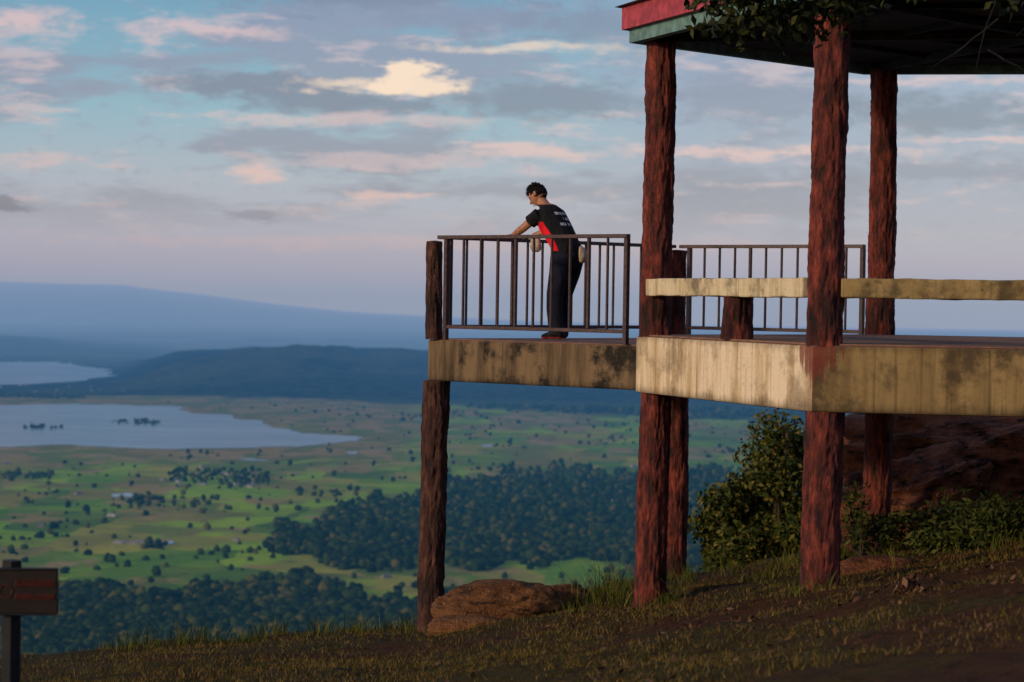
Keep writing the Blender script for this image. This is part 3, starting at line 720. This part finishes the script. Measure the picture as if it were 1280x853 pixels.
for q in mats: me.materials.append(q)
zz=[p[2] for p in spine]; aa=[p[0] for p in spine]
for f in me.polygons:
    c=f.center; f.use_smooth=True
    k=None
    for s in (1,-1):
        sh,el,wr=arms[s]
        if c.x>.16 or abs(c.y)>.175:
            ax=(el-sh).normalized(); tt=(c-sh).dot(ax)/(el-sh).length
            dist=(c-sh-ax*(c-sh).dot(ax)).length
            if dist<.1 and tt>-.1 and tt<.95 and c.y*s>.1: k=1 if tt<.60 else 0
            if (c-wr).length<.19 and c.x>.35 or (c.x>.285 and c.z<1.31 and c.z>1.1 and abs(c.y)>.08): k=0
    if k is None:
        sp_=np.interp(c.z,zz,aa)
        if c.z>1.505 or (c.z>1.46 and c.x-.75*(c.z-1.44)>.255): k=0
        elif c.z>.955:
            k=1
            if (c.x-sp_>.02 or (c.y>.05 and c.x-sp_>-.035)) and c.z<1.31 : k=2
            if c.z<.985: k=1
            if c.x-sp_<-.05 and 1.24<c.z<1.42 and abs(c.y+.02)<.10:
                row=int((c.z-1.24)/.03)
                if row%2==1 and vn(c.y*60,row*7.3)>.45: k=6
        elif c.z>.085: k=3
        elif c.z>.028: k=4
        else: k=5
    f.material_index=k
me.transform(MW)
bo=bpy.data.objects.new('body',me); S.collection.objects.link(bo); par(bo,man)
for s in (1,-1):
    wr=arms[s][2]; V=[];F=[]
    for i,(L,off) in enumerate(((.070,.030),(.078,.011),(.073,-.009),(.058,-.028))):
        p0=wr+Vector((.075,off*s,-.008)); 
        p1=p0+Vector((L*.42,off*s*.15,-.004)); p2=p1+Vector((L*.25,0,-L*.30)); p3=p2+Vector((-.004,0,-L*.32))
        loft(V,F,[p0-Vector((.02,0,0)),p0,p1,p2,p3,p3-Vector((.002,0,.004))],[.010,.0098,.0092,.0086,.0075,.004],(0,1,0),8)
    q0=wr+Vector((.02,.026*s,-.004)); loft(V,F,[q0,q0+Vector((.028,.026*s,-.008)),q0+Vector((.052,.032*s,-.020)),q0+Vector((.060,.033*s,-.028))],[.013,.012,.010,.006],(0,1,0),8)
    o=mesh_obj('fingers_%s'%('left' if s>0 else 'right'),[MW@v for v in V],F,[M_sk],smooth=True); par(o,man)
HM=MW@Matrix.Translation((.325,0,1.612))@Matrix.Rotation(math.radians(38),4,'Y')@Matrix.Rotation(math.radians(14),4,'Z')@Matrix.Scale(1.10,4)
nr,ns=40,48
ph=np.linspace(.02,np.pi-.02,nr)[:,None]; th=np.linspace(0,2*np.pi,ns,endpoint=False)[None,:]
ux=np.sin(ph)*np.cos(th); uy=np.sin(ph)*np.sin(th); uz=np.cos(ph)+0*th
hx=ux*.098; hy=uy*.076; hz=uz*.116
jaw=sst(0,-.9,uz); hy=hy*(1-.28*jaw); hx=np.where(ux<0,hx*(1-.35*jaw),hx*(1-.06*jaw))
def gb(y,z,sy,sz): return np.exp(-((hy-y)/sy)**2-((hz-z)/sz)**2)*sst(.3,.7,ux)
hx=hx+.024*gb(0,-.022,.012,.016)+.012*gb(0,.0,.010,.022)+.006*gb(0,.030,.05,.010)-.010*gb(.032,.005,.014,.011)-.010*gb(-.032,.005,.014,.011)+.007*gb(0,-.058,.022,.007)+.006*gb(0,-.070,.02,.006)-.004*gb(0,-.064,.02,.003)+.010*gb(0,-.098,.025,.018)
HV=np.stack([hx,hy,hz],-1).reshape(-1,3)
F=grid_faces(nr,ns,True).tolist()+[list(range(ns)),list(range((nr-1)*ns,nr*ns))[::-1]]
par(mesh_obj('head',[HM@Vector(v) for v in HV.tolist()],F,[M_sk],smooth=True),man)
V=[];F=[]
for s in (1,-1):
    loft(V,F,[(-.004,.070*s,-.028),(-.010,.080*s,-.010),(-.014,.086*s,.012),(-.008,.080*s,.026)],[(.006,.010),(.008,.016),(.007,.017),(.004,.009)],(0,1,0),10)
par(mesh_obj('ears',[HM@v for v in V],F,[M_sk],smooth=True),man)
V=[];F=[]
for s in (1,-1): loft(V,F,[(.078,.031*s,.004),(.084,.031*s,.004),(.088,.031*s,.004)],[(.013,.008),(.012,.007),(.005,.003)],(0,1,0),10)
loft(V,F,[(.094,-.022,-.064),(.100,0,-.063),(.094,.022,-.064)],[.002,.003,.002],(0,0,1),6)
for s in (1,-1): loft(V,F,[(.090,.014*s,.024),(.090,.034*s,.028),(.080,.050*s,.024)],[.003,.004,.002],(0,0,1),6)
par(mesh_obj('eyes_brows_mouth',[HM@v for v in V],F,[M_hair],smooth=True),man)
hair=(uz>.50)|((ux<.05)&(uz>-.30))|((ux<.40)&(uz>.15))
k=np.where(hair,1.06+.06*fbm(ux*5,uy*5,uz*5,3)+.08*np.clip(uz,0,1)*np.clip(ux+.5,0,1),.90)
CV=np.stack([ux*.098*k,uy*.077*k*np.where(uz<-.1,.93,1),uz*.117*k],-1).reshape(-1,3)
par(mesh_obj('hair_cap',[HM@Vector(v) for v in CV.tolist()],grid_faces(nr,ns,True).tolist(),[M_hair],smooth=True),man)
V=[];F=[]
for i in range(700):
    u=Vector((random.gauss(0,1),random.gauss(0,1),random.gauss(.3,1))).normalized()
    if not (u.z>.45 or (u.x<.05 and u.z>-.25) or (u.x<.35 and u.z>.15)): continue
    p=Vector((u.x*.100,u.y*.078,u.z*.118)); L=.008+.040*max(0,u.z)*random.uniform(.5,1.2)
    d=(u+Vector((.45,random.uniform(-.4,.4),.5*random.random()))).normalized()
    loft(V,F,[p,p+d*L*.6,p+d*L+Vector((.006,0,-.004))],[.006,.004,.001],(0,1,.1),5)
par(mesh_obj('hair_tufts',[HM@v for v in V],F,[M_hair]),man)
V=[];F=[]
loft(V,F,[(.15,.17,1.17),(.17,.19,1.12),(.165,.195,1.04),(.15,.19,.985),(.15,.19,.97)],[(.02,.03),(.042,.062),(.048,.075),(.042,.058),(.01,.02)],(0,1,0),14)
loft(V,F,[(-.27,-.07,1.04),(-.295,-.08,.99),(-.305,-.08,.93),(-.30,-.08,.87),(-.295,-.08,.86)],[(.03,.012),(.060,.032),(.070,.040),(.055,.030),(.02,.01)],(0,1,0),14)
par(mesh_obj('shoulder_bag',[MW@v for v in V],F,[M_tan],smooth=True),man)
